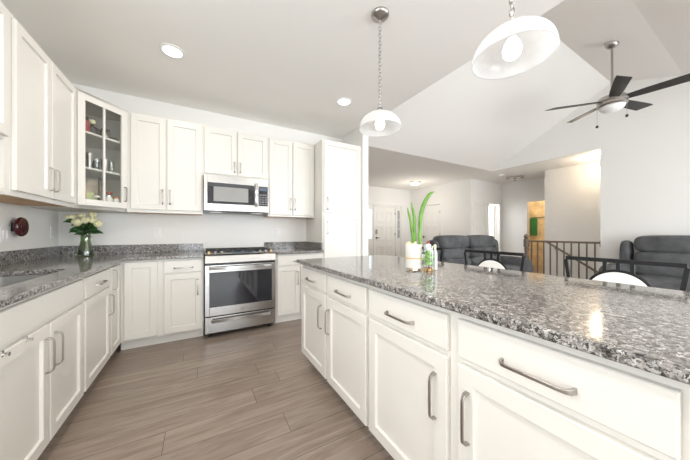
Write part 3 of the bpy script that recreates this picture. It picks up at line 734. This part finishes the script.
RV = [(-.095, -.045, .352, .034, 'leftmost bloom'), (-.045, .03, .370, .032, 'second bloom from the left, at the back'), (-.040, -.07, .310, .036, 'low front bloom left of centre'), (.012, -.05, .332, .034, 'front bloom at the centre'),
      (.045, .02, .380, .034, 'topmost bloom'), (.062, -.04, .335, .034, 'front bloom right of centre'), (.100, -.02, .300, .037, 'rightmost bloom')]
vs.scale = (1.0, 1.0, 1.2)
for dx, dy, z, r, s_ in RV: rose('cream rose in the glass vase, ' + s_, dx, dy, z, r)

# ------------------------------------------------------------------ organiser and vegetables on the island
PX, PY, PZ = 1.235, 1.185, CT1 + .001
pl = thing('kitchen_caddy', 'white ribbed caddy with gold band and feet on the island', 'caddy', (PX-.03, PY+.03, PZ))
rb = MB(); n = 96; L = []
for z, k in ((.010, .92), (.013, 1), (.072, 1.0), (.0725, .985), (.080, .985), (.0805, 1.0), (.160, 1.02), (.164, 1.0), (.163, .93), (.04, .93)):
    L.append([((.050*k + .0012*(i % 2))*math.cos(2*PI*i/n), (.050*k + .0012*(i % 2))*math.sin(2*PI*i/n), z) for i in range(n)])
rb.loops(L).build('cup', M['ceramic'], pl, smooth='auto')
MB().lathe([(.0515, .0725), (.0525, .074), (.0525, .079), (.0515, .0805)], seg=48).build('band', M['gold'], pl, smooth='auto')
for a in (200, 320, 80): MB().cyl((.036*math.cos(R(a)), .036*math.sin(R(a)), 0), (.034*math.cos(R(a)), .034*math.sin(R(a)), .011), .010, .012).build('foot', M['gold'], pl)
JX, JY = PX+.018, PY-.052
jr = thing('glass_jar', 'clear jar of green peppers beside the white caddy', 'jar', (JX, JY, PZ))
MB().lathe([(.032, .014), (.036, .018), (.036, .155), (.034, .155), (.033, .020), (.001, .018)], seg=32).build('glass', M['jarglass'], jr, smooth='auto')
for a in (230, 350, 110): MB().cyl((.026*math.cos(R(a)), .026*math.sin(R(a)), 0), (.024*math.cos(R(a)), .024*math.sin(R(a)), .014), .008, .010).build('foot', M['gold'], jr)
for i, (dx, dy, z, tilt) in enumerate(((-.012, -.014, .045, .4), (.014, -.008, .052, -.5), (-.008, .012, .066, .9), (.010, -.014, .082, .2), (-.014, -.004, .092, -.7), (.008, .010, .104, .5), (-.002, -.016, .114, 1.2))):
    pp = thing('green_pepper', 'bright green pepper in the clear jar, ' + ['at the very bottom', 'bottom right', 'lower back', 'middle front right', 'middle left', 'upper back', 'topmost'][i], 'pepper', (JX+dx, JY+dy, PZ+z), i*1.1, 'peppers in the jar')
    MB().tube([(-.022, 0, -.006*tilt), (-.012, .003, 0), (0, .004, .002*tilt), (.014, 0, .006*tilt), (.022, -.003, .01*tilt)], [.005, .0115, .0125, .010, .003], 10).build('fruit', M['lime'], pp, smooth=True)
    MB().tube([(-.022, 0, -.006*tilt), (-.028, 0, -.004)], .0018, 6).build('stalk', M['stem'], pp)
t = thing('condiment_bottle', 'small bottle with white label and red cap in the clear jar', 'bottle', (JX-.006, JY, PZ+.125))
MB().lathe([(.015, 0), (.016, .004), (.016, .035), (.008, .045)], seg=16).build('body', M['white'], t, smooth='auto'); MB().lathe([(.009, .045), (.009, .058)], seg=14).build('cap', M['spicered'], t)
BX, BY_ = PX+.085, PY+.02
for i, (dx, dy, h, r, mb_, mc, lab) in enumerate(((0, .0, .135, .015, 'spiceorange', 'jarblack', 'slim orange-brown bottle with black cap behind the jar of peppers'),
                                 (-.010, -.030, .150, .014, 'spicered', 'white', 'slim red bottle with white cap behind the jar of peppers'),
                                 (.0, -.062, .150, .015, 'white', 'rose', 'pale bottle with cream cap rightmost behind the jar'))):
    t = thing('condiment_bottle', lab, 'bottle', (BX+dx, BY_+dy, PZ))
    MB().lathe([(r*.9, 0), (r, .005), (r, h*.72), (r*.5, h*.86), (r*.5, h*.9)], seg=16).build('body', M[mb_], t, smooth='auto')
    MB().lathe([(r*.62, h*.9), (r*.62, h*1.05), (r*.4, h*1.08)], seg=14).build('cap', M[mc], t, smooth='auto')
on = thing('onion', 'small pale yellow onion in the white caddy', 'onion', (PX-.058, PY+.045, PZ+.160))
MB().lathe([(.003, -.020), (.013, -.017), (.021, 0), (.014, .014), (.003, .019), (.002, .025)], seg=20).build('bulb', M['yonion'], on, smooth=True)
# scallions
def scallion(label, bx, by, pts, rads):
    t = thing('green_onion', label, 'green onion', (PX-.008+bx, PY+.018+by, PZ+.042), 0, 'green onions in the white caddy')
    MB().tube([(0, 0, 0), (0, 0, .05), (pts[0][0]*.6, pts[0][1]*.6, .11), pts[0]], [.008, .009, .010, rads[0]], 10).build('white_stalk', M['onionw'], t, smooth=True)
    P = [Vector(p) for p in pts]; L = []
    Q = []
    for i in range(len(P)-1):
        p0, p1, p2, p3 = P[max(i-1, 0)], P[i], P[i+1], P[min(i+2, len(P)-1)]
        for k in range(5):
            u = k/5; Q.append((.5*((2*p1)+(-p0+p2)*u+(2*p0-5*p1+4*p2-p3)*u*u+(-p0+3*p1-3*p2+p3)*u**3), rads[i]+(rads[i+1]-rads[i])*u))
    Q.append((P[-1], rads[-1]))
    MB().tube([q_[0] for q_ in Q], [q_[1] for q_ in Q], 8).build('leaf', M['onion'], t, smooth=True)
ex = Vector((.8686, -.4955, 0))   # rightwards as seen from the kitchen
def bend(l): return [(ex.x*a, ex.y*a, z) for a, z in l]
scallion('tall green onion arching far to the right at its tip', .012, -.006, bend([(.004, .14), (.002, .22), (.008, .31), (.030, .385), (.065, .445), (.095, .462)]), [.010, .010, .013, .014, .011, .002])
scallion('green onion standing upright, left of the arching one', -.006, .006, bend([(-.006, .14), (-.012, .21), (-.010, .28), (-.022, .35), (-.030, .395)]), [.009, .009, .010, .008, .002])
scallion('green onion leaning to the left', -.014, .012, bend([(-.008, .13), (-.016, .20), (-.026, .27), (-.040, .33), (-.046, .36)]), [.008, .009, .008, .006, .001])
scallion('short green onion in front of the arching one', .006, -.016, bend([(.0, .12), (-.004, .18), (.004, .25), (-.004, .31)]), [.009, .010, .009, .002])

# ------------------------------------------------------------------ bar stools
def stool(label, y, x=2.02):
    t = thing('bar_stool', label, 'stool', (x, y, 0), R(-90), 'bar stools along the island')
    # local: x -> -Y, front (-y) -> -X; back frame stands at y=0
    q_ = .009
    fr = MB()
    fr.box(-.232, .232, -q_, q_, .985, 1.007)
    for s_ in (-1, 1):
        fr.loops([[(s_*.232-q_, -q_, .985), (s_*.232+q_, -q_, .985), (s_*.232+q_, q_, .985), (s_*.232-q_, q_, .985)], [(s_*.19-q_, -q_, .66), (s_*.19+q_, -q_, .66), (s_*.19+q_, q_, .66), (s_*.19-q_, q_, .66)]])
    fr.box(-.19, .19, -q_, q_, .665, .687)
    fr.build('back_frame', M['blackmetal'], t)
    for x_ in (-.054, 0, .054): MB().box(x_-.008, x_+.008, -.008, .008, .930, .985).build('spindle', M['blackmetal'], t)
    pd = MB().cyl((0, -.014, .806), (0, .014, .806), .128, seg=48).build('back_pad', M['whitepad'], t, bevel=.005)
    ring = MB(); ring.tube([(.134*math.cos(a), 0, .806+.134*math.sin(a)) for a in (2*PI*k/48 for k in range(49))], .009, 8).build('pad_ring', M['blackmetal'], t, smooth=True)
    MB().box(-.2, .2, -.40, .0, .60, .645).build('seat', M['whitepad'], t, bevel=.015)
    for sx in (-.19, .19):
        for sy in (-.38, -.01): MB().box(sx-q_, sx+q_, sy-q_, sy+q_, 0, .60).build('leg', M['blackmetal'], t)
    MB().box(-.18, .18, -.39, -.37, .22, .24).build('footrest', M['blackmetal'], t)
    return t
s1 = stool('black metal bar stool with round white back pad, nearest the camera', .478)
dup(s1, (2.02, 1.184, 0), R(-90), 'black metal bar stool with round white back pad, middle of three')
dup(s1, (2.02, 1.885, 0), R(-90), 'black metal bar stool behind the caddy, farthest of three')

# ------------------------------------------------------------------ sofas  (local: x right as seen from front, front -y)
def cushion(x0, x1, y0, y1, z0, z1, name, parent, r=.06, puff=0):
    mb = MB(); mb.box(x0, x1, y0, y1, z0, z1)
    bmesh.ops.subdivide_edges(mb.bm, edges=mb.bm.edges[:], cuts=3, use_grid_fill=True)
    c = Vector(((x0+x1)/2, (y0+y1)/2, (z0+z1)/2)); hx, hy, hz = (x1-x0)/2, (y1-y0)/2, (z1-z0)/2
    for v in mb.bm.verts:
        d = v.co - c; a, b_, e = d.x/hx, d.y/hy, d.z/hz
        # round the box towards a cushion
        k = lambda u, w_: math.sqrt(max(0, 1 - .18*u*u - .18*w_*w_ + .03*u*u*w_*w_))
        v.co = c + Vector((hx*a*k(b_, e), hy*b_*k(a, e), hz*e*k(a, b_)))
    return mb.build(name, M['sofa'], parent, smooth=True, sub=2)
def sofa(label, loc, rz, seats, arm=.27, sw=.87, h=1.09):
    t = thing('recliner_sofa', label, 'sofa', loc, rz)
    Wd = seats*sw; x0 = -Wd/2
    cushion(x0-arm, x0+.01, -.95, .0, .06, .645, 'armrest', t); cushion(-x0-.01, -x0+arm, -.95, .0, .06, .645, 'armrest', t)
    MB().box(x0, -x0, -.88, -.02, 0, .34).build('base', M['sofa'], t, bevel=.02)
    for k in range(seats):
        a = x0 + k*sw
        cushion(a+.004, a+sw-.004, -.93, -.22, .28, .50, 'seat_cushion', t)
        cushion(a+.004, a+sw-.004, -.36, -.06, .44, .66, 'lumbar_cushion', t)
        cushion(a+.004, a+sw-.004, -.34, -.03, .62, .86, 'back_cushion', t)
        cushion(a+.004, a+sw-.004, -.33, .02, .82, h+.015, 'head_cushion', t)
    for s_ in (-1, 1):
        xa, xb = sorted((s_*(Wd/2+.005), s_*(Wd/2+.15))); cushion(xa, xb, -.28, 0, .4, h-.075, 'side_wing', t)
    return t
sofa('charcoal two-seat recliner sofa standing before the foyer and hall doors', (4.86, 3.56, 0), 0, 2, sw=.90)
sofa('charcoal recliner sofa against the white wall at right', (6.52, -.02, 0), R(-90), 3, sw=.90, h=1.10)

# ------------------------------------------------------------------ stair railing
sr_ = thing('stair_railing', 'dark brown wooden railing with turned newel post at the stairwell', 'railing', (6.67, 3.09, 0))
MB().lathe([(.06, 0), (.06, .12), (.045, .16), (.04, .3), (.05, .5), (.04, .7), (.05, .78), (.035, .80), (.060, .82), (.060, .99), (.036, 1.005), (.045, 1.03), (.058, 1.065), (.045, 1.10), (.01, 1.12)], seg=20).build('newel_post', M['railwood'], sr_, smooth='auto')
MB().box(-.03, .03, -1.287, -.05, .935, .975).build('top_rail', M['railwood'], sr_, bevel=.01)
MB().box(-.035, .035, -1.289, -1.269, .88, 1.0).build('end_block', M['railwood'], sr_, bevel=.003)
MB().box(-.03, .03, -1.269, -.04, 0, .03).build('shoe_rail', M['railwood'], sr_, bevel=.004)
for k in range(10): MB().box(-.011, .011, -.105-.121*k-.011, -.105-.121*k+.011, .03, .935).build('baluster', M['baluster'], sr_)
hr = thing('stair_handrail', 'dark wooden handrail descending along the far stairwell wall', 'handrail', (7.62, 3.10, .94))
MB().tube([(0, 0, 0), (0, -1.15, -.78), (0, -1.9, -1.28)], .024, 10).build('rail', M['railwood'], hr, smooth=True)
for y in (-.2, -1.0): MB().tube([(.08, y, y*.68-.06), (.02, y, y*.68-.06), (0, y, y*.68-.02)], .008, 6).build('bracket', M['baluster'], hr)

# ------------------------------------------------------------------ ceiling lamps
def recessed(label, x, y):
    t = thing('recessed_light', label, 'ceiling light', (x, y, CZ), 0, 'recessed kitchen lights')
    MB().lathe([(.095, -.001), (.095, -.006), (.075, -.010), (.070, -.004)], seg=40, caps=False).build('trim_ring', M['white'], t, smooth='auto')
    MB().lathe([(.001, -.0085), (.071, -.0085), (.071, -.003), (.001, -.003)], seg=32).build('diffuser', M['bulb'], t)
recessed('round recessed ceiling light above the left aisle', -.206, 2.686)
recessed('round recessed ceiling light near the pantry', 1.521, 2.691)
def pendant(label, x, y, zr):
    t = thing('pendant_lamp', label, 'pendant lamp', (x, y, CZ), 0, 'pendants over the island')
    MB().lathe([(.001, 0), (.065, 0), (.065, -.008), (.055, -.022), (.02, -.035), (.008, -.045), (.001, -.045)], seg=32).build('canopy', M['nickel'], t, smooth='auto')
    top = zr + .145 - CZ; n = 24; ch = MB()
    a = -.045; stp = (top + .045 + .03)/n
    for k in range(n):
        zc = a + stp*(k+.5); hl = abs(stp)*.68; w_ = .0105
        pts = [(w_*math.cos(u), 0, zc + hl*math.sin(u)) for u in (2*PI*j/12 for j in range(13))]
        if k % 2: pts = [(0, p[0], p[2]) for p in pts]
        ch.tube(pts, .0027, 6)
    ch.build('chain', M['brass'] if False else M['nickel'], t, smooth=True)
    MB().tube([(0, 0, -.045), (.004, .002, (top-.045)/2), (0, 0, top)], .0022, 6).build('cord', M['white'], t)
    r0 = .152; prof = []
    N = 14
    for k in range(N+1):
        u = PI/2*k/N; prof.append((max(.012, r0*math.sin(u)), .118*math.cos(u)))
    prof += [(r0+.002, -.004), (r0-.003, -.006)]
    for k in range(N, -1, -1):
        u = PI/2*k/N; prof.append((max(.010, (r0-.005)*math.sin(u)), .113*math.cos(u)))
    MB().lathe([(r_, z+zr-CZ) for r_, z in prof], seg=56, caps=False).build('shade', M['shade'], t, smooth=True)
    zz = zr - CZ
    MB().lathe([(.001, .150), (.016, .150), (.024, .135), (.026, .118), (.020, .112), (.001, .112)], (0, 0, zz), 24).build('cap', M['nickel'], t, smooth='auto')
    MB().lathe([(.018, .112), (.018, .075)], (0, 0, zz), 20).build('socket', M['white'], t)
    MB().lathe([(.001, .085), (.016, .078), (.028, .058), (.036, .032), (.032, .008), (.018, -.006), (.001, -.010)], (0, 0, zz), 24).build('bulb', M['bulb'], t, smooth=True)
pendant('white glass pendant lamp hanging nearest the camera over the island', 1.145, .585, 1.895)
pendant('white glass pendant lamp hanging farther away, with its whole chain visible', 1.14, 1.485, 1.912)

# foyer flush light, smoke detector, hall light, stair lamp
t = thing('flush_ceiling_light', 'small glowing flush ceiling light in the foyer', 'ceiling light', (5.885, 5.875, CZ))
MB().lathe([(.001, 0), (.17, 0), (.17, -.02), (.15, -.03), (.001, -.03)], seg=32).build('base', M['nickel'], t, smooth='auto')
MB().lathe([(.14, -.03), (.135, -.06), (.10, -.085), (.05, -.10), (.001, -.103)], seg=32).build('bowl', M['bulbsoft'], t, smooth='auto')
point('foyer_lamp', (5.885, 5.875, CZ-.75), 16, (1, .93, .84), .15)
t = thing('smoke_detector', 'round white smoke detector on the hall ceiling', 'smoke detector', (7.22, 3.95, CZ))
MB().lathe([(.001, 0), (.07, 0), (.07, -.02), (.055, -.038), (.001, -.04)], seg=28).build('body', M['white'], t, smooth='auto')
t = thing('spot_ceiling_light', 'nickel ceiling fixture with small spots in the hall', 'ceiling light', (7.70, 3.86, CZ), R(-55))
MB().box(-.20, .20, -.02, .02, -.03, 0).build('bar', M['nickel'], t, bevel=.006)
for x in (-.17, 0, .17):
    MB().lathe([(.012, -.03), (.04, -.045), (.045, -.075), (.001, -.075)], (x, 0, 0), 18).build('spot', M['nickel'], t, smooth='auto')
MB().lathe([(.006, -.075), (.006, -.12), (.018, -.125), (.018, -.14), (.001, -.145)], (0, 0, 0), 14).build('finial', M['jarblack'], t, smooth='auto')
t = thing('stairwell_light', 'white glowing bowl light half hidden beside the stairwell wall edge', 'ceiling light', (7.16, 1.95, CZ))
MB().lathe([(.001, 0), (.06, 0), (.05, -.03), (.008, -.035), (.008, -.26), (.001, -.26)], seg=24).build('stem', M['nickel'], t, smooth='auto')
MB().lathe([(.14, -.26), (.13, -.31), (.09, -.35), (.001, -.37), (.001, -.26)], seg=32).build('bowl', M['bulbsoft'], t, smooth='auto')
point('stair_lamp', (7.16, 1.95, CZ-.13), 15, (1, .82, .60), .12)

# ------------------------------------------------------------------ ceiling fan
FX, FYc, FZ = 4.934, 1.229, 2.96
cz0 = 3.92 - .369*(1.653-FYc)
fn = thing('ceiling_fan', 'brushed nickel ceiling fan with five dark blades and light bowl', 'fan', (FX, FYc, cz0))
cn = MB().lathe([(.001, .02), (.075, .0), (.075, -.015), (.06, -.045), (.03, -.07), (.001, -.075)], seg=32).build('canopy', M['nickel'], fn, smooth='auto')
cn.rotation_euler = (R(20), 0, 0)
dz = FZ - cz0
MB().cyl((0, 0, -.05), (0, 0, dz+.12), .013).build('downrod', M['nickel'], fn, smooth='auto')
MB().lathe([(.001, .15), (.022, .15), (.028, .09), (.06, .075), (.135, .055), (.155, .03), (.155, .0), (.145, -.010), (.145, -.018), (.155, -.028), (.152, -.055), (.135, -.07), (.001, -.07)], (0, 0, dz), 48).build('motor_housing', M['nickel'], fn, smooth='auto')
MB().lathe([(.132, -.07), (.124, -.098), (.092, -.128), (.05, -.143), (.001, -.147)], (0, 0, dz), 40).build('light_bowl', M['white'], fn, smooth=True)
for k in range(5):
    a = R(58 + 72*k); bl = MB(); pit = R(-13)
    pts = []
    def bp(r_, s2, zz): # along radius, across
        y_ = s2*math.cos(pit); z_ = s2*math.sin(pit) + zz
        return (r_*math.cos(a) - y_*math.sin(a), r_*math.sin(a) + y_*math.cos(a), dz + .005 + z_)
    outline = [(.12, -.05), (.30, -.066), (.66, -.075), (.74, -.070), (.66, .075), (.30, .066), (.12, .05)]
    bl.loops([[bp(r_, s2, 0) for r_, s2 in outline], [bp(r_, s2, .008) for r_, s2 in outline]])
    b_o = bl.build('blade', M['blade'], fn, bevel=.002)
for ax, ay, l in ((-.06, .135, .24), (.02, -.137, .17)):
    c_o = MB().tube([(ax, ay, dz-.06), (ax, ay, dz-.06-l)], .0018, 6).build('pull_chain', M['nickel'], fn)
    MB().blob((ax, ay, dz-.075-l), .017, 2, (1, 1, 1.2)).build('pull_knob', M['jarblack'], c_o, smooth=True)
